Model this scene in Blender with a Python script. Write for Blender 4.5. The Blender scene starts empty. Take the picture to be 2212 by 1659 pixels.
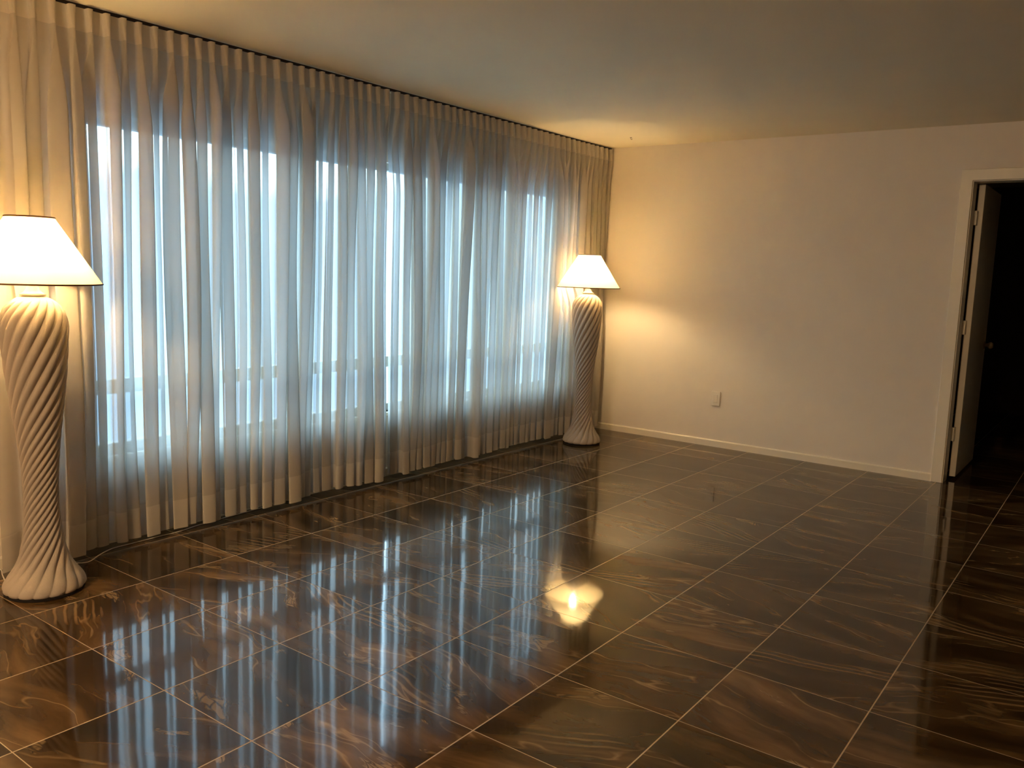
import bpy, bmesh, math, random
from mathutils import Vector, Matrix
PI = math.pi
sc = bpy.context.scene
C = sc.collection
T = 0.455                       # floor tile pitch in metres

# ---------------------------------------------------------------- camera
cam_d = bpy.data.cameras.new('camera')
cam = bpy.data.objects.new('camera', cam_d); C.objects.link(cam)
cam_d.sensor_fit = 'HORIZONTAL'; cam_d.sensor_width = 36.0
cam_d.lens = 36.0 * 1814.12 / 2212.0
cam_d.clip_start = 0.02; cam_d.clip_end = 400
R = ((0.80154832, -0.58838242, -0.10642568),
     (0.59698866, 0.79749131, 0.08724765),
     (0.03353858, -0.13346813, 0.99048545))          # columns: right, forward, up
cam.matrix_world = Matrix(((R[0][0], R[0][2], -R[0][1], 3.74496),
                           (R[1][0], R[1][2], -R[1][1], -1.39924),
                           (R[2][0], R[2][2], -R[2][1], 1.37364),
                           (0, 0, 0, 1)))
sc.camera = cam

# ---------------------------------------------------------------- daylight, exposure
SKY = 10.0
BULB = 445.0                    # emission strength of the glowing bulbs
BULB_COL = (1.0, 0.72, 0.38)
FILL = 390.0                       # emission strength of the added fill light behind the camera
sc.view_settings.view_transform = 'Standard'
sc.view_settings.look = 'None'
sc.view_settings.gamma = 1.0
sc.view_settings.use_curve_mapping = False
sc.view_settings.exposure = 0.0
sc.cycles.max_bounces = 14
sc.cycles.diffuse_bounces = 6
sc.cycles.glossy_bounces = 4
sc.cycles.transmission_bounces = 10
sc.cycles.transparent_max_bounces = 24
sc.cycles.sample_clamp_indirect = 0.0

w = bpy.data.worlds.new('sky'); sc.world = w; w.use_nodes = True
nt = w.node_tree; nt.nodes.clear()
wo = nt.nodes.new('ShaderNodeOutputWorld'); bg = nt.nodes.new('ShaderNodeBackground')
tc = nt.nodes.new('ShaderNodeTexCoord'); sx = nt.nodes.new('ShaderNodeSeparateXYZ')
ns = nt.nodes.new('ShaderNodeTexNoise'); ns.inputs['Scale'].default_value = 9.0; ns.inputs['Detail'].default_value = 4
ad = nt.nodes.new('ShaderNodeMath'); ad.operation = 'MULTIPLY_ADD'
ad.inputs[1].default_value = -0.10
cr = nt.nodes.new('ShaderNodeValToRGB')
e = cr.color_ramp.elements
e[0].position = 0.0; e[0].color = (0.11, 0.19, 0.30, 1)
e[1].position = 1.0; e[1].color = (0.42, 0.70, 1.0, 1)
for p, c in ((0.47, (0.14, 0.25, 0.37, 1)), (0.515, (0.18, 0.30, 0.44, 1)), (0.53, (0.64, 0.88, 1.0, 1)), (0.65, (0.52, 0.80, 1.0, 1))):
    q = e.new(p); q.color = c
mp = nt.nodes.new('ShaderNodeMapRange')
mp.inputs['From Min'].default_value = -1; mp.inputs['From Max'].default_value = 1
nt.links.new(tc.outputs['Generated'], sx.inputs[0]); nt.links.new(tc.outputs['Generated'], ns.inputs['Vector'])
nt.links.new(ns.outputs['Fac'], ad.inputs[0]); nt.links.new(sx.outputs['Z'], ad.inputs[2])
nt.links.new(ad.outputs[0], mp.inputs['Value']); nt.links.new(mp.outputs[0], cr.inputs[0])
nt.links.new(cr.outputs[0], bg.inputs['Color']); bg.inputs['Strength'].default_value = SKY
nt.links.new(bg.outputs[0], wo.inputs[0])


# ---------------------------------------------------------------- helpers
def mat(name):
    m = bpy.data.materials.new(name); m.use_nodes = True
    m.node_tree.nodes.clear()
    return m, m.node_tree

def nd(t, typ, ins=None, **props):
    n = t.nodes.new(typ)
    for k, v in props.items(): setattr(n, k, v)
    for k, v in (ins or {}).items():
        if isinstance(v, bpy.types.NodeSocket): t.links.new(v, n.inputs[k])
        else: n.inputs[k].default_value = v
    return n

def math_(t, op, a, b=None, c=None, clamp=False):
    ins = {0: a}
    if b is not None: ins[1] = b
    if c is not None: ins[2] = c
    n = nd(t, 'ShaderNodeMath', ins, operation=op); n.use_clamp = clamp
    return n.outputs[0]

def vmath(t, op, a, b=None, scale=None):
    ins = {0: a}
    if b is not None: ins[1] = b
    n = nd(t, 'ShaderNodeVectorMath', ins, operation=op)
    if scale is not None:
        if isinstance(scale, bpy.types.NodeSocket): t.links.new(scale, n.inputs['Scale'])
        else: n.inputs['Scale'].default_value = scale
    return n.outputs['Value'] if op in ('LENGTH', 'DOT_PRODUCT') else n.outputs[0]

def ramp(t, fac, stops, interp='LINEAR'):
    n = nd(t, 'ShaderNodeValToRGB', {0: fac}); el = n.color_ramp.elements
    n.color_ramp.interpolation = interp
    el[0].position, el[0].color = stops[0][0], (*stops[0][1], 1)
    el[1].position, el[1].color = stops[-1][0], (*stops[-1][1], 1)
    for p, c in stops[1:-1]:
        q = el.new(p); q.color = (*c, 1)
    return n.outputs[0]

def mixc(t, f, a, b, blend='MIX'):
    n = nd(t, 'ShaderNodeMix', data_type='RGBA', blend_type=blend)
    for s, v in ((n.inputs['Factor'], f), (n.inputs[6], a), (n.inputs[7], b)):
        if isinstance(v, bpy.types.NodeSocket): t.links.new(v, s)
        elif s.type == 'RGBA': s.default_value = (*v, 1)
        else: s.default_value = v
    return n.outputs[2]

def out(t, shader):
    nd(t, 'ShaderNodeOutputMaterial', {0: shader})

def paint(name, col, rough=0.55, bump=0.02, scale=90.0, spec=0.3, var=0.04):
    m, t = mat(name)
    g = nd(t, 'ShaderNodeNewGeometry').outputs['Position']
    n1 = nd(t, 'ShaderNodeTexNoise', {'Vector': g, 'Scale': scale, 'Detail': 3.0}).outputs['Fac']
    n2 = nd(t, 'ShaderNodeTexNoise', {'Vector': g, 'Scale': 2.3, 'Detail': 3.0}).outputs['Fac']
    c = mixc(t, n2, tuple(x * (1 - var) for x in col), tuple(min(1, x * (1 + var)) for x in col))
    b = nd(t, 'ShaderNodeBump', {'Height': n1, 'Strength': bump, 'Distance': 0.01}).outputs[0]
    p = nd(t, 'ShaderNodeBsdfPrincipled', {'Base Color': c, 'Roughness': rough, 'Specular IOR Level': spec, 'Normal': b})
    out(t, p.outputs[0]); return m

def sheet(name, col, see_through, translucent, back=(0.775, 0.778, 0.765)):
    """thin cloth: part reflected, part let through; seen edge-on it is denser"""
    m, t = mat(name)
    g = nd(t, 'ShaderNodeNewGeometry').outputs['Position']
    st = vmath(t, 'MULTIPLY', g, (260.0, 260.0, 3.0))
    n1 = nd(t, 'ShaderNodeTexNoise', {'Vector': st, 'Scale': 1.0, 'Detail': 2.0}).outputs['Fac']
    c = mixc(t, n1, tuple(x * 0.94 for x in col), col)
    fc = math_(t, 'POWER', nd(t, 'ShaderNodeLayerWeight', {'Blend': 0.5}).outputs['Facing'], 3.0)
    d = nd(t, 'ShaderNodeBsdfDiffuse', {'Color': c, 'Roughness': 0.4})
    tr = nd(t, 'ShaderNodeBsdfTranslucent', {'Color': (*back, 1)})
    tf = math_(t, 'MULTIPLY', math_(t, 'MULTIPLY_ADD', fc, -0.6, 1.0), translucent)
    mx = nd(t, 'ShaderNodeMixShader', {0: tf, 1: d.outputs[0], 2: tr.outputs[0]})
    tp = nd(t, 'ShaderNodeBsdfTransparent')
    sf = math_(t, 'MULTIPLY', math_(t, 'SUBTRACT', 1.0, fc, clamp=True), see_through)
    m2 = nd(t, 'ShaderNodeMixShader', {0: sf, 1: mx.outputs[0], 2: tp.outputs[0]})
    out(t, m2.outputs[0]); return m

def add_box(bm, x0, x1, y0, y1, z0, z1):
    v = [bm.verts.new((x, y, z)) for x in (x0, x1) for y in (y0, y1) for z in (z0, z1)]
    for f in ((0, 1, 3, 2), (4, 6, 7, 5), (0, 4, 5, 1), (2, 3, 7, 6), (0, 2, 6, 4), (1, 5, 7, 3)):
        bm.faces.new([v[i] for i in f])

def add_lathe(bm, prof, n=48, cx=0, cy=0, close_top=False, close_bot=False):
    rings = []
    for r, z in prof:
        rings.append([bm.verts.new((cx + r * math.cos(2 * PI * k / n), cy + r * math.sin(2 * PI * k / n), z)) for k in range(n)])
    for a, b in zip(rings, rings[1:]):
        for k in range(n):
            bm.faces.new((a[k], a[(k + 1) % n], b[(k + 1) % n], b[k]))
    if close_bot: bm.faces.new(rings[0][::-1])
    if close_top: bm.faces.new(rings[-1])

def add_tube(bm, pts, r, n=10):
    pts = [Vector(p) for p in pts]; rings = []
    for i, p in enumerate(pts):
        d = (pts[min(i + 1, len(pts) - 1)] - pts[max(i - 1, 0)]).normalized()
        u = d.cross(Vector((0, 0, 1)))
        if u.length < 1e-3: u = d.cross(Vector((0, 1, 0)))
        u.normalize(); v = d.cross(u)
        rings.append([bm.verts.new(p + u * (r * math.cos(2 * PI * k / n)) + v * (r * math.sin(2 * PI * k / n))) for k in range(n)])
    for a, b in zip(rings, rings[1:]):
        for k in range(n):
            bm.faces.new((a[k], a[(k + 1) % n], b[(k + 1) % n], b[k]))
    bm.faces.new(rings[0][::-1]); bm.faces.new(rings[-1])

def smooth_path(pts, n=8):
    pts = [Vector(p) for p in pts]; res = []
    for i in range(len(pts) - 1):
        p0, p1, p2, p3 = pts[max(i - 1, 0)], pts[i], pts[i + 1], pts[min(i + 2, len(pts) - 1)]
        for k in range(n):
            t = k / n
            res.append(0.5 * ((2 * p1) + (p2 - p0) * t + (2 * p0 - 5 * p1 + 4 * p2 - p3) * t * t + (3 * p1 - p0 - 3 * p2 + p3) * t ** 3))
    res.append(pts[-1]); return res

def obj(name, bm, m, parent=None, smooth=False, loc=None, bevel=0.0, recalc=True):
    if recalc: bmesh.ops.recalc_face_normals(bm, faces=bm.faces[:])
    me = bpy.data.meshes.new(name); bm.to_mesh(me); bm.free()
    o = bpy.data.objects.new(name, me); C.objects.link(o)
    me.materials.append(m)
    if smooth:
        for p in me.polygons: p.use_smooth = True
    if loc: o.location = loc
    if parent: o.parent = parent
    if bevel:
        b = o.modifiers.new('bevel', 'BEVEL'); b.width = bevel; b.segments = 2; b.limit_method = 'ANGLE'
    return o

def struct(name, bm, m, **k):
    o = obj(name, bm, m, **k); o['kind'] = 'structure'; return o

def tag(o, label, cat, group=None):
    o['label'] = label; o['category'] = cat
    if group: o['group'] = group
    return o

def thing(name, loc, label, cat, group=None):
    o = bpy.data.objects.new(name, None); C.objects.link(o)
    o.location = loc; o.empty_display_size = 0.1
    return tag(o, label, cat, group)

def sstep(a, b, x):
    t = min(1, max(0, (x - a) / (b - a))); return t * t * (3 - 2 * t)

# ---------------------------------------------------------------- materials
M_dark = paint('shade_brown', (0.16, 0.12, 0.09))  # shade put into the colour: blackens the far room, cuts bounce off unseen walls
M_wall = paint('wall_paint', (0.86, 0.78, 0.67))
M_ceil = paint('ceiling_paint', (0.90, 0.80, 0.58), rough=0.8, bump=0.05, scale=60)
M_trim = paint('trim_paint', (0.90, 0.82, 0.66), rough=0.35, bump=0.01, spec=0.5)
M_plate = paint('plate_plastic', (0.88, 0.81, 0.70), rough=0.3, bump=0.0, spec=0.5)
M_rail = paint('rail_dark', (0.02, 0.013, 0.01), rough=0.5)
M_brown = paint('brown_trim', (0.16, 0.07, 0.02), rough=0.6)
M_felt = paint('dark_felt', (0.012, 0.009, 0.008), rough=0.95)
M_plaster = paint('plaster', (0.47, 0.40, 0.325), rough=0.85, bump=0.25, scale=420, spec=0.15)
M_cord = paint('cord_plastic', (0.72, 0.66, 0.58), rough=0.4)
M_metal = paint('dull_brass', (0.30, 0.20, 0.10), rough=0.4)
M_wframe = paint('window_frame', (0.55, 0.55, 0.53), rough=0.5)
M_drape = sheet('sheer_fabric', (0.64, 0.56, 0.45), 0.19, 0.41)
M_head = sheet('heading_fabric', (0.68, 0.60, 0.49), 0.0, 0.22)
M_hem = sheet('hem_fabric', (0.68, 0.61, 0.51), 0.02, 0.35)
M_shade = sheet('shade_linen', (0.97, 0.87, 0.64), 0.0, 0.43, back=(0.97, 0.87, 0.64))

m, t = mat('window_glass'); M_glass = m
fr = nd(t, 'ShaderNodeFresnel', {'IOR': 1.45})
gl = nd(t, 'ShaderNodeBsdfGlossy', {'Roughness': 0.0})
tp = nd(t, 'ShaderNodeBsdfTransparent', {'Color': (0.93, 0.96, 0.95, 1)})
out(t, nd(t, 'ShaderNodeMixShader', {0: fr.outputs[0], 1: tp.outputs[0], 2: gl.outputs[0]}).outputs[0])

m, t = mat('bulb_glow'); M_bulb = m
out(t, nd(t, 'ShaderNodeEmission', {'Color': (*BULB_COL, 1), 'Strength': BULB}).outputs[0])

# polished brown stone-look tile
def tile_material():
    m, t = mat('polished_tile')
    pos = nd(t, 'ShaderNodeNewGeometry').outputs['Position']
    P = vmath(t, 'SCALE', pos, scale=1.0 / T)
    fl = vmath(t, 'FLOOR', P)
    s0 = nd(t, 'ShaderNodeSeparateXYZ', {0: fl})
    idv = nd(t, 'ShaderNodeCombineXYZ', {0: s0.outputs[0], 1: s0.outputs[1]}).outputs[0]
    wn = nd(t, 'ShaderNodeTexWhiteNoise', {'Vector': idv}, noise_dimensions='3D')
    rc = nd(t, 'ShaderNodeSeparateXYZ', {0: wn.outputs['Color']})
    r0, r1, r2 = rc.outputs[0], rc.outputs[1], rc.outputs[2]
    F = vmath(t, 'SUBTRACT', P, idv)
    q = vmath(t, 'SUBTRACT', F, (0.5, 0.5, 0.0))
    ang = math_(t, 'MULTIPLY_ADD', r1, 1.0, -0.55)
    flip = math_(t, 'MULTIPLY', math_(t, 'GREATER_THAN', r0, 0.5), PI)
    ang = math_(t, 'ADD', ang, flip)
    rv = nd(t, 'ShaderNodeVectorRotate', {'Vector': q, 'Angle': ang}, rotation_type='Z_AXIS').outputs[0]
    off = vmath(t, 'SCALE', wn.outputs['Color'], scale=43.0)
    # domain: long in x, short in y
    p0 = vmath(t, 'ADD', vmath(t, 'MULTIPLY', rv, (1.0, 1.0, 1.0)), off)
    wr = nd(t, 'ShaderNodeTexNoise', {'Vector': p0, 'Scale': 1.7, 'Detail': 2.0}).outputs['Color']
    wr = vmath(t, 'SCALE', vmath(t, 'SUBTRACT', wr, (0.5, 0.5, 0.5)), scale=0.30)
    pw = vmath(t, 'ADD', p0, wr)
    ps = vmath(t, 'MULTIPLY', pw, (0.75, 3.4, 1.0))
    n1 = nd(t, 'ShaderNodeTexNoise', {'Vector': ps, 'Scale': 1.15, 'Detail': 6.0, 'Roughness': 0.52}).outputs['Fac']
    base = ramp(t, n1, [(0.30, (0.034, 0.018, 0.006)), (0.43, (0.082, 0.043, 0.014)), (0.54, (0.180, 0.098, 0.036)), (0.70, (0.36, 0.205, 0.080))])
    # big soft light/dark drift inside the tile
    nb = nd(t, 'ShaderNodeTexNoise', {'Vector': pw, 'Scale': 1.1, 'Detail': 1.0}).outputs['Fac']
    base = mixc(t, math_(t, 'MULTIPLY', nb, 0.75), base, (0.052, 0.030, 0.012))
    # bundles of parallel stripes in some places
    st = math_(t, 'SINE', math_(t, 'MULTIPLY', nd(t, 'ShaderNodeSeparateXYZ', {0: vmath(t, 'ADD', p0, vmath(t, 'SCALE', wr, scale=0.45))}).outputs[1], 88.0))
    st = nd(t, 'ShaderNodeMapRange', {'Value': st, 'From Min': 0.25, 'From Max': 0.95}).outputs[0]
    mk = nd(t, 'ShaderNodeTexNoise', {'Vector': vmath(t, 'ADD', vmath(t, 'MULTIPLY', pw, (0.5, 1.5, 1.0)), (7.3, 1.1, 0.0)), 'Scale': 1.2, 'Detail': 1.0}).outputs['Fac']
    mk = nd(t, 'ShaderNodeMapRange', {'Value': mk, 'From Min': 0.60, 'From Max': 0.66}).outputs[0]
    sm = math_(t, 'MULTIPLY', math_(t, 'MULTIPLY', st, mk), 0.75)
    c = mixc(t, sm, base, (0.40, 0.25, 0.115))
    # thin tan veins: ridges of stretched noise
    nv = nd(t, 'ShaderNodeTexNoise', {'Vector': vmath(t, 'ADD', vmath(t, 'MULTIPLY', pw, (0.45, 2.6, 1.0)), (3.1, 9.2, 0.0)), 'Scale': 1.0, 'Detail': 3.0, 'Roughness': 0.5}).outputs['Fac']
    rd = math_(t, 'ABSOLUTE', math_(t, 'SUBTRACT', nv, 0.5))
    vein = nd(t, 'ShaderNodeMapRange', {'Value': rd, 'From Min': 0.011, 'From Max': 0.0}).outputs[0]
    vm = nd(t, 'ShaderNodeMapRange', {'Value': n1, 'From Min': 0.45, 'From Max': 0.60}).outputs[0]
    vein = math_(t, 'MULTIPLY', math_(t, 'MULTIPLY', vein, vm), 0.8)
    c = mixc(t, vein, c, (0.50, 0.32, 0.145))
    # rough tan flakes with dark cracks
    nk = nd(t, 'ShaderNodeTexNoise', {'Vector': vmath(t, 'ADD', vmath(t, 'MULTIPLY', pw, (1.0, 2.8, 1.0)), (1.7, 4.6, 0.0)), 'Scale': 1.15, 'Detail': 5.0, 'Roughness': 0.58}).outputs['Fac']
    fk = nd(t, 'ShaderNodeMapRange', {'Value': nk, 'From Min': 0.635, 'From Max': 0.655}).outputs[0]
    vo = nd(t, 'ShaderNodeTexVoronoi', {'Vector': vmath(t, 'MULTIPLY', vmath(t, 'ADD', pw, vmath(t, 'SCALE', wr, scale=0.8)), (3.2, 17.0, 1.0)), 'Scale': 1.7}, feature='DISTANCE_TO_EDGE').outputs['Distance']
    ck = nd(t, 'ShaderNodeMapRange', {'Value': vo, 'From Min': 0.01, 'From Max': 0.10}).outputs[0]
    fc = mixc(t, ck, (0.05, 0.03, 0.016), (0.50, 0.33, 0.155))
    c = mixc(t, math_(t, 'MULTIPLY', fk, 0.6), c, fc)
    # tile to tile value
    val = math_(t, 'MULTIPLY_ADD', r2, 0.36, 0.44)
    c = mixc(t, 1.0, c, nd(t, 'ShaderNodeCombineXYZ', {0: val, 1: val, 2: val}).outputs[0], 'MULTIPLY')
    # grout
    fs = nd(t, 'ShaderNodeSeparateXYZ', {0: q})
    ex = math_(t, 'SUBTRACT', 0.5, math_(t, 'ABSOLUTE', fs.outputs[0]))
    ey = math_(t, 'SUBTRACT', 0.5, math_(t, 'ABSOLUTE', fs.outputs[1]))
    gx = nd(t, 'ShaderNodeMapRange', {'Value': ex, 'From Min': 0.0054, 'From Max': 0.0038}).outputs[0]
    gy = nd(t, 'ShaderNodeMapRange', {'Value': ey, 'From Min': 0.0036, 'From Max': 0.0024}).outputs[0]
    gm = math_(t, 'MAXIMUM', gx, gy)
    c = mixc(t, gm, c, (0.46, 0.34, 0.20))
    rough = math_(t, 'MULTIPLY_ADD', gm, 0.5, 0.055)
    # every tile lies a hair out of level, faces very slightly wavy
    nz = nd(t, 'ShaderNodeNewGeometry').outputs['Normal']
    tl = vmath(t, 'SCALE', vmath(t, 'MULTIPLY', vmath(t, 'SUBTRACT', wn.outputs['Color'], (0.5, 0.5, 0.5)), (1.0, 1.0, 0.0)), scale=0.006)
    wv = nd(t, 'ShaderNodeTexNoise', {'Vector': pos, 'Scale': 5.5, 'Detail': 2.0}).outputs['Color']
    wv = vmath(t, 'SCALE', vmath(t, 'MULTIPLY', vmath(t, 'SUBTRACT', wv, (0.5, 0.5, 0.5)), (1.0, 1.0, 0.0)), scale=0.007)
    nrm = vmath(t, 'NORMALIZE', vmath(t, 'ADD', vmath(t, 'ADD', nz, tl), wv))
    bp = nd(t, 'ShaderNodeBump', {'Height': gm, 'Strength': 0.25, 'Distance': -0.001, 'Normal': nrm}).outputs[0]
    p = nd(t, 'ShaderNodeBsdfPrincipled', {'Base Color': c, 'Roughness': rough, 'IOR': 1.48, 'Normal': bp})
    out(t, p.outputs[0]); return m
M_floor = tile_material()

# ---------------------------------------------------------------- the room shell
XW, YB, ZC = -0.141, 11.09 * T, 5.37 * T         # left wall face, back wall face, ceiling
XR, YF = 5.9, -3.6                               # right and front walls (out of frame)
WT = 0.134                                       # wall thickness
DX0, DX1, DZ = 6.09 * T, 7.87 * T, 4.555 * T     # door opening
WY0, WY1, WZ0, WZ1 = 0.55, 4.52, 0.43, 2.025     # window opening
YE = 9.2                                         # end of the dark room beyond

bm = bmesh.new(); add_box(bm, XW - 0.15, XR + .15, YF - .15, YE + .1, -0.1, 0.0); struct('floor', bm, M_floor)
bm = bmesh.new(); add_box(bm, XW - 0.15, XR + .15, YF - .15, YE + .1, ZC, ZC + 0.12); struct('ceiling', bm, M_ceil)
bm = bmesh.new()
for b in ((YF - .15, WY0, 0, ZC), (WY1, YB, 0, ZC), (WY0, WY1, 0, WZ0), (WY0, WY1, WZ1, ZC)):
    add_box(bm, XW - 0.15, XW, b[0], b[1], b[2], b[3])
struct('wall_left', bm, M_wall)
bm = bmesh.new()
for b in ((XW - 0.15, DX0, 0, ZC), (DX1, XR, 0, ZC), (DX0, DX1, DZ, ZC)):
    add_box(bm, b[0], b[1], YB, YB + WT, b[2], b[3])
struct('wall_back', bm, M_wall)
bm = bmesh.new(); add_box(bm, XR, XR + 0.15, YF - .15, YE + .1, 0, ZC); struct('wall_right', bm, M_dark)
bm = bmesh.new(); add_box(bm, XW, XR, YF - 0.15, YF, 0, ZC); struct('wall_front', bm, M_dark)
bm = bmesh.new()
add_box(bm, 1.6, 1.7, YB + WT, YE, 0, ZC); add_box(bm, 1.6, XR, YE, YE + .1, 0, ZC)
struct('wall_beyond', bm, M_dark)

# window: outer frame, two upright bars, low rail, panes, sill
win = bmesh.new(); fx0, fx1 = XW - 0.11, XW - 0.05
fw = 0.045
for b in ((WY0, WY0 + fw, WZ0, WZ1), (WY1 - fw, WY1, WZ0, WZ1), (WY0, WY1, WZ0, WZ0 + fw), (WY0, WY1, WZ1 - fw, WZ1)):
    add_box(win, fx0, fx1, *b)
for k in (1, 2):
    y = WY0 + (WY1 - WY0) * k / 3; add_box(win, fx0 + .002, fx1 - .002, y - .028, y + .028, WZ0 + .01, WZ1 - .01)
zr = 1.655 * T
add_box(win, fx0 + .004, fx1 - .004, WY0 + .01, WY1 - .01, zr - .035, zr + .035)
wobj = struct('window_1', win, M_wframe, bevel=0.003)
bm = bmesh.new()
gv = [bm.verts.new((XW - .08, y, z)) for y, z in ((WY0 + .02, WZ0 + .02), (WY1 - .02, WZ0 + .02), (WY1 - .02, WZ1 - .02), (WY0 + .02, WZ1 - .02))]
bm.faces.new(gv)                                 # one thin sheet of glass, facing the room
obj('window_pane', bm, M_glass, parent=wobj, recalc=False)
bm = bmesh.new(); add_box(bm, XW - 0.05, XW + 0.02, WY0 - .03, WY1 + .03, WZ0 - .025, WZ0)
obj('window_sill', bm, M_trim, parent=wobj, bevel=0.004)

# baseboards
def baseboard(name, pts):
    bm = bmesh.new()
    (xa, ya), (xb, yb), nx, ny = pts
    h, d = 0.0565, 0.012
    prof = ((0, 0), (d, 0), (d, h - .008), (d - .005, h - .001), (d - .009, h), (0, h))
    ra = [bm.verts.new((xa + nx * a, ya + ny * a, z)) for a, z in prof]
    rb = [bm.verts.new((xb + nx * a, yb + ny * a, z)) for a, z in prof]
    n = len(prof)
    for i in range(n): bm.faces.new((ra[i], ra[(i + 1) % n], rb[(i + 1) % n], rb[i]))
    bm.faces.new(ra[::-1]); bm.faces.new(rb)
    return struct(name, bm, M_trim)
baseboard('baseboard_back', ((XW, YB), (5.925 * T, YB), 0, -1))
baseboard('baseboard_left', ((XW, YF), (XW, YB - .012), 1, 0))
baseboard('baseboard_right', ((DX1 + .075, YB), (XR, YB), 0, -1))

# door casing (trim_1), jamb lining and the open door leaf
cw = 0.0725
bm = bmesh.new()
x0, x1 = DX0 - 0.003 - cw, DX1 + 0.003 + cw
zt = DZ + 0.003 + cw
outl = ((x0, 0), (x0 + cw, 0), (x0 + cw, zt - cw), (x1 - cw, zt - cw), (x1 - cw, 0), (x1, 0), (x1, zt), (x0, zt))
fr_ = [bm.verts.new((x, YB - 0.016, z)) for x, z in outl]; bk_ = [bm.verts.new((x, YB, z)) for x, z in outl]
for i in range(8): bm.faces.new((fr_[i], fr_[(i + 1) % 8], bk_[(i + 1) % 8], bk_[i]))
for q in ((0, 1, 2, 7), (7, 2, 3, 6), (6, 3, 4, 5)):
    bm.faces.new([fr_[i] for i in q]); bm.faces.new([bk_[i] for i in q][::-1])
struct('trim_1', bm, M_trim, bevel=0.003)
bm = bmesh.new()
add_box(bm, DX0, DX0 + .004, YB - .012, YB + WT, 0, DZ)
add_box(bm, DX1 - .004, DX1, YB - .012, YB + WT, 0, DZ)
add_box(bm, DX0, DX1, YB - .012, YB + WT, DZ - .004, DZ)
struct('trim_2', bm, M_trim, bevel=0.001)

dl0, dl1 = 6.113 * T, 6.203 * T
dy0 = 11.47 * T
bm = bmesh.new(); add_box(bm, dl0, dl1, dy0, dy0 + 0.79, 0.022, 4.545 * T)
door = struct('door_1', bm, M_trim, bevel=0.0025)
for z in (4.04, 2.39, 0.73):
    bm = bmesh.new()
    z0, z1 = (z - .105) * T, (z + .105) * T
    add_box(bm, DX0 + .003, dl0 + .012, YB + WT - .012, YB + WT + .003, z0, z1)
    add_box(bm, dl0 - .0005, dl0 + .012, YB + WT - .004, dy0 + .0005, z0, z1)
    add_tube(bm, [(dl0 - .003, YB + WT + .010, z0), (dl0 - .003, YB + WT + .010, z1)], .0065, 12)
    obj('hinge', bm, M_trim, parent=door)
for s, xs in ((1, dl1), (-1, dl0)):
    bm = bmesh.new()
    add_lathe(bm, [(0.0, .062), (.018, .060), (.026, .048), (.026, .038), (.014, .026), (.011, .008), (.028, .006), (.030, 0.0), (0, 0)], 28)
    rot = Matrix.Rotation(s * PI / 2, 4, 'Y')
    bmesh.ops.transform(bm, matrix=Matrix.Translation((xs, dy0 + .725, 0.93)) @ rot, verts=bm.verts[:])
    obj('door_knob', bm, M_metal, parent=door, smooth=True)

# ---------------------------------------------------------------- wall plate and ceiling hook
px, pz = 2.331 * T, 0.873 * T
plate = thing('wall_outlet', (px, YB, pz), 'small off-white rectangular wall plate low on the plain back wall', 'outlet')
def rounded_plate(w, h, d0, d1, r):
    bm = bmesh.new(); ring0 = []; ring1 = []; ring2 = []
    for cx, cz, a0 in ((w / 2 - r, h / 2 - r, 0), (-w / 2 + r, h / 2 - r, PI / 2), (-w / 2 + r, -h / 2 + r, PI), (w / 2 - r, -h / 2 + r, 1.5 * PI)):
        for k in range(5):
            a = a0 + k * PI / 8
            x, z = cx + r * math.cos(a), cz + r * math.sin(a)
            ring0.append(bm.verts.new((x, -d0, z))); ring1.append(bm.verts.new((x, -(d1 - .0015), z)))
            ring2.append(bm.verts.new((x * (1 - .004 / w), -d1, z * (1 - .004 / h))))
    n = len(ring0)
    for a, b in ((ring0, ring1), (ring1, ring2)):
        for k in range(n): bm.faces.new((a[k], a[(k + 1) % n], b[(k + 1) % n], b[k]))
    bm.faces.new(ring2); bm.faces.new(ring0[::-1]); return bm
obj('cover_plate', rounded_plate(.076, .117, 0, .010, .004), M_plate, parent=plate)
obj('socket_insert', rounded_plate(.034, .067, .009, .0125, .002), M_plate, parent=plate)
for s in (1, -1):
    bm = bmesh.new(); add_lathe(bm, [(0, .0015), (.003, .001), (.0033, 0)], 14)
    bmesh.ops.transform(bm, matrix=Matrix.Translation((0, -.010, s * .048)) @ Matrix.Rotation(PI / 2, 4, 'X'), verts=bm.verts[:])
    obj('screw', bm, M_plate, parent=plate)

hook = thing('ceiling_hook', (.404, 4.593, ZC), 'tiny brown hook in the ceiling above the corner floor lamp', 'hook')
bm = bmesh.new(); add_lathe(bm, [(0, -.004), (.006, -.004), (.009, 0), (0, 0)], 18)
obj('collar', bm, M_metal, parent=hook)
bm = bmesh.new()
hp = [(0, 0, -.003), (0, 0, -.010)] + [(.006 * (1 - math.cos(a)) , .0, -.010 - .007 * math.sin(a)) for a in (PI * k / 10 for k in range(1, 11))]
add_tube(bm, smooth_path(hp, 3), .0017, 8)
obj('hook_wire', bm, M_metal, parent=hook, smooth=True)

# ---------------------------------------------------------------- curtains
LAMPS = ((0.2315, 0.1499), (0.2060, 4.3781))
def shade_r(z):
    if z >= 1.25: return max(0.0, 0.262 - (z - 1.25) * (0.262 - 0.095) / 0.27) if z < 1.56 else 0
    return 0.262 - 0.35 * (1.25 - z)

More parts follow.
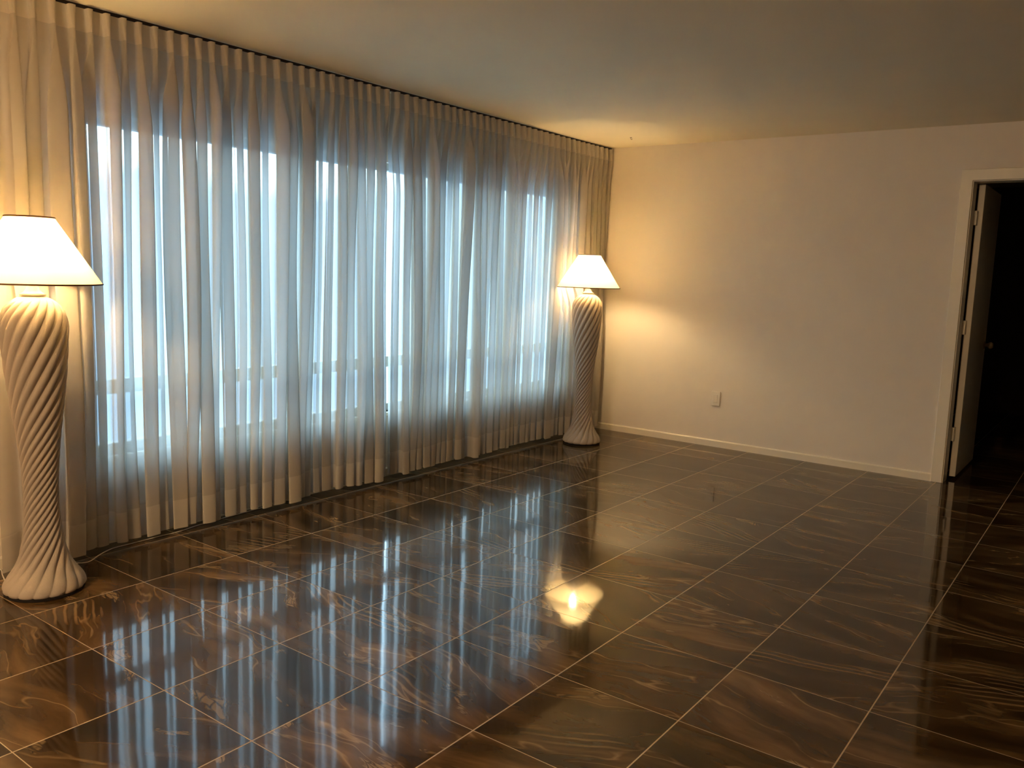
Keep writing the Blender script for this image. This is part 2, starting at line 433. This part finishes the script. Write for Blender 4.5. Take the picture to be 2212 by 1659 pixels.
ZT, ZH, ZM, ZB = 2.4265, 2.330, 0.182, 0.036
XO = -0.010
def make_curtain(Ya, Yb, n, seed, label, lead=0.0, part_first=0.0, part_last=0.0):
    rnd = random.Random(seed)
    root = thing('sheer_curtain', (0, Ya, 0), label, 'curtain', 'sheer curtain panels along the window wall')
    s0 = (Yb - Ya - lead) / n
    widths = [s0 * rnd.uniform(.88, 1.12) for _ in range(n)]
    k = (Yb - Ya - lead) / sum(widths); widths = [x * k for x in widths]
    cent = []; y = Ya + lead
    for x in widths: cent.append(y + x / 2); y += x
    P = [dict(d=rnd.choice((.55, .8, 1.0, 1.15, 1.3)) * rnd.uniform(.9, 1.1), A=rnd.uniform(.20, .34), ph=rnd.uniform(0, 6.28), om=rnd.uniform(.8, 2.0), am=rnd.uniform(.3, 1.0),
              ph2=rnd.uniform(0, 6.28), om2=rnd.uniform(1.5, 4), sk=rnd.uniform(-.25, .25), rp=rnd.uniform(-.006, .006), ph3=rnd.uniform(0, 6.28),
              pw=rnd.uniform(.9, 1.2), g0=rnd.uniform(.22, .42), hm=rnd.uniform(-.006, .006)) for _ in range(n)]
    if part_first: P[0]['d'] = .35
    if part_last: P[-1]['d'] = .25
    else: P[-1].update(A=.06, am=.1, d=.7)
    def drift(i, z):
        i = min(n - 1, max(0, i)); p = P[i]
        e = sstep(ZH, ZH - .55, z) * (part_first * max(0, 1 - i / 5) ** 1.5 + part_last * max(0, 1 - (n - 1 - i) / 5) ** 1.5)
        return e + .016 * p['am'] * (ZH - z) / ZH * math.sin(p['ph'] + z * p['om']) + .004 * sstep(ZH, ZH - .3, z) * math.sin(p['ph2'] + z * p['om2'])
    K = 26
    def point(i, tau, z):
        p = P[i]; s = widths[i]
        # heading: flat tape with a pinched pleat standing out
        h = (z - ZH) / (ZT - ZH)
        wd = (.0105 + .012 * max(0, h)) * p['pw']; dd = .032 - .006 * max(0, h)
        a = abs(tau); sg = 1 if tau >= 0 else -1
        if a > .34: hy, hx = wd * .5 + (s / 2 - wd * .5) * (a - .34) / .16, 0.0
        elif a > .24: hy, hx = wd * (.5 + .06 * math.sin((a - .24) * 31)), dd * (.34 - a) / .10
        else: hy, hx = wd * .5 * (a / .24), dd * (1 + .12 * math.cos(a / .24 * PI / 2))
        hy *= sg
        g = sstep(ZH, ZH - p['g0'], z); g = g ** .8
        # drape: omega-shaped fold
        A = p['A'] * s * (1 + .3 * math.sin(p['ph2'] + z * 1.3))
        dep = .078 * p['d'] * (1 + .22 * math.sin(p['ph3'] + z * 1.9)) * (1 - .12 * sstep(.9, 0, z))
        tt = tau + p['sk'] * g * (.25 - tau * tau) * .5
        dy = s * tau + A * math.sin(4 * PI * tau) * (1 if True else 0)
        c = math.cos(PI * tt); cx = max(0.0, c) ** 1.35
        dx = -.054 + dep * cx + p['rp'] * math.sin(6 * PI * tau + p['ph3'] + z) * (1 - (2 * a) ** 2)
        y = cent[i] + hy * (1 - g) + dy * g
        x = XO + (-.012 + hx) * (1 - g) + dx * g
        j = i + (1 if tau > 0 else -1)
        y += drift(i, z) * (1 - a) + drift(j, z) * a
        for lx, ly in LAMPS:
            r = shade_r(z)
            if r > 0 and abs(y - ly) < r:
                x = min(x, lx - math.sqrt(r * r - (y - ly) ** 2))
        return (max(x, -.125), min(y, YB - .014), z)
    def cols():
        res = []
        if lead:
            for kk in range(6): res.append(('lead', kk / 6))
        for i in range(n):
            for kk in range(K): res.append((i, -.5 + kk / K))
        res.append((n - 1, .5)); return res
    CL = cols()
    def at(c, z):
        if c[0] == 'lead':
            u = c[1]; b = point(0, -.5, z)
            return (b[0] * u + (XO + .006) * (1 - u) + .012 * math.sin(PI * u), Ya + (b[1] - Ya) * u, z)
        return point(c[0], c[1], z)
    def strip(name, zs, m, offx=0.0):
        bm = bmesh.new(); rows = []
        for z in zs:
            rows.append([])
            for c in CL:
                x, y, zz = at(c, z)
                if name == 'hem' and z == zs[-1]: zz += (P[c[0]]['hm'] if c[0] != 'lead' else -.01)
                rows[-1].append(bm.verts.new((x + offx, y - Ya, zz)))
        for a, b in zip(rows, rows[1:]):
            for k in range(len(CL) - 1): bm.faces.new((a[k], b[k], b[k + 1], a[k + 1]))
        return obj(name, bm, m, parent=root, smooth=True, recalc=False)
    strip('heading', [ZT + (ZH - ZT) * k / 6 for k in range(7)], M_head)
    zs = [ZH - .42 * (k / 16) for k in range(16)] + [ZH - .42 + (ZM - ZH + .42) * k / 34 for k in range(35)]
    strip('drape', zs, M_drape)
    strip('hem', [ZM + (ZB - ZM) * k / 5 for k in range(6)], M_hem)
    return root
YS = 2.362
make_curtain(0.085, YS, 29, 11, 'beige sheer curtain panel behind the near lamp, left of the heading gap', lead=0.10, part_last=.03)
make_curtain(YS + .012, 5.030, 36, 23, 'beige sheer curtain panel reaching to the back wall, behind the far lamp', part_first=.046)

bm = bmesh.new()
add_box(bm, -.044, -.026, 0.02, YB - .004, ZC - .0145, ZC)
rail = tag(obj('curtain_rail', bm, M_rail, bevel=.002), 'thin dark curtain rail along the ceiling above the sheer curtains', 'rail')

# ---------------------------------------------------------------- lamps
BODY = [(.150, .014), (.1535, .020), (.1545, .028), (.1515, .042), (.143, .060), (.125, .085), (.108, .112), (.096, .140), (.086, .175), (.078, .215),
        (.0715, .265), (.0675, .33), (.066, .40), (.067, .47), (.0705, .53), (.0755, .59), (.084, .67), (.0945, .75), (.105, .84), (.114, .93),
        (.1205, 1.02), (.1235, 1.075), (.1225, 1.11), (.116, 1.140), (.105, 1.163), (.088, 1.184), (.066, 1.200), (.044, 1.210), (.030, 1.214)]
def body_mesh():
    pts = smooth_path([(r, 0, z) for r, z in BODY], 7)
    N, NR = 256, 16
    bm = bmesh.new(); rings = []; th = 0.0; pz = pts[0].z
    for p in pts:
        r, z = max(p.x, .02), p.z
        th += (z - pz) * 11.4 * (.066 / max(r, .05)) ** 1.6; pz = z
        d = .0175 * min(1, (r / .10) ** .7) * (.35 + .65 * sstep(.015, .16, z)) * sstep(1.214, 1.15, z) + .0008
        ring = []
        for k in range(N):
            a = 2 * PI * k / N + th
            f = abs(math.sin(NR * (a - th - .45) / 2)) ** .55
            rr = r - d * (1 - f) 
            ring.append(bm.verts.new((rr * math.cos(a), rr * math.sin(a), z)))
        rings.append(ring)
    for a, b in zip(rings, rings[1:]):
        for k in range(N): bm.faces.new((a[k], a[(k + 1) % N], b[(k + 1) % N], b[k]))
    bm.faces.new(rings[0][::-1]); bm.faces.new(rings[-1])
    return bm
def make_lamp(loc, label):
    root = thing('floor_lamp', (loc[0], loc[1], 0), label, 'lamp', 'matching plaster floor lamps')
    bm = bmesh.new(); add_lathe(bm, [(.146, 0), (.149, .004), (.149, .012), (.146, .016)], 64, close_bot=True, close_top=True)
    obj('base_felt', bm, M_felt, root)
    obj('lamp_body', body_mesh(), M_plaster, root, smooth=True)
    bm = bmesh.new()
    add_lathe(bm, [(.030, 1.212), (.046, 1.214), (.048, 1.220), (.034, 1.226), (.026, 1.236), (.022, 1.248), (.014, 1.252)], 40, close_bot=True, close_top=True)
    obj('neck', bm, M_plaster, root, smooth=True)
    bm = bmesh.new()
    add_lathe(bm, [(.013, 1.250), (.019, 1.256), (.020, 1.300), (.015, 1.310)], 28, close_bot=True, close_top=True)
    sk = obj('socket', bm, M_plate, root, smooth=True)
    bm = bmesh.new(); add_tube(bm, [(.020, 0, 1.272), (.038, 0, 1.272)], .003, 10); add_tube(bm, [(.036, 0, 1.272), (.044, 0, 1.272)], .0055, 12)
    obj('switch_key', bm, M_metal, sk)
    bm = bmesh.new()
    add_lathe(bm, [(.011, 1.310), (.013, 1.332), (.022, 1.355), (.0290, 1.379), (.026, 1.399), (.014, 1.411), (.002, 1.414)], 28, close_bot=True, close_top=True)
    obj('bulb', bm, M_bulb, root, smooth=True)
    # shade: linen cone with dark trims, carried by a harp and spider
    def cone(r0, z0, r1, z1, k=10): return [(r0 + (r1 - r0) * i / k, z0 + (z1 - z0) * i / k) for i in range(k + 1)]
    bm = bmesh.new(); add_lathe(bm, cone(.2505, 1.264, .0865, 1.519), 96)
    sh = obj('lamp_shade', bm, M_shade, root, smooth=True, recalc=False)
    for r, z in ((.2515, 1.2625), (.0872, 1.519)):
        bm = bmesh.new(); add_tube(bm, [(r * math.cos(2 * PI * k / 96), r * math.sin(2 * PI * k / 96), z) for k in range(97)], .0033, 8)
        obj('shade_trim', bm, M_brown, sh, smooth=True)
    bm = bmesh.new()
    for s in (1, -1):
        add_tube(bm, smooth_path([(s * .016, 0, 1.258), (s * .045, 0, 1.30), (s * .052, 0, 1.38), (s * .035, 0, 1.46), (s * .004, 0, 1.500)], 5), .0016, 8)
    for k in range(3):
        a = 2 * PI * k / 3 + .4
        add_tube(bm, [(0, 0, 1.500), (.085 * math.cos(a), .085 * math.sin(a), 1.515)], .0014, 8)
    obj('harp', bm, M_metal, root, smooth=True)
    return root
lampA = make_lamp(LAMPS[0], 'tall ivory spiral-fluted plaster floor lamp in the left foreground, lit under a cone shade')
lampB = make_lamp(LAMPS[1], 'tall ivory spiral-fluted plaster floor lamp in the far corner by the back wall, lit')
ox, oy = LAMPS[0]
def cord(path):
    bm = bmesh.new(); add_tube(bm, smooth_path([(x - ox, y - oy, z) for x, y, z in path], 6), .0026, 8)
    return obj('power_cord', bm, M_cord, lampA, smooth=True)
cord([(.12, .27, .010), (.05, .345, .003), (.030, .375, .003), (.050, .398, .003), (.048, .432, .003), (-.006, .507, .003), (-.042, .58, .003), (-.046, .646, .003),
      (-.046, .692, .003), (-.049, .819, .003), (-.048, .938, .003), (-.075, 1.10, .003), (-.10, 1.5, .003)])
cord([(.13, .055, .012), (.10, .050, .036), (.091, .046, .055), (.088, .036, .085), (.07, -.03, .09), (.03, -.12, .02), (-.08, -.2, .003)])

# ---------------------------------------------------------------- added fill light behind the camera, lifts the dim walls
m, t = mat('fill_diffuser')
out(t, nd(t, 'ShaderNodeEmission', {'Color': (1.0, 0.70, 0.40, 1), 'Strength': FILL}).outputs[0])
cl = thing('fill_light', (2.3, -3.2, ZC), 'added fill light out of view, a round glowing drum with a brass rim', 'light')
bm = bmesh.new(); add_lathe(bm, [(0, 0), (.205, 0), (.205, -.022), (.192, -.022), (.192, -.004), (0, -.004)], 64)
obj('rim', bm, M_metal, cl, smooth=False)
bm = bmesh.new(); add_lathe(bm, [(.190, -.006), (.190, -.070), (.178, -.088), (.12, -.098), (.001, -.100)], 64)
obj('diffuser', bm, m, cl, smooth=True)
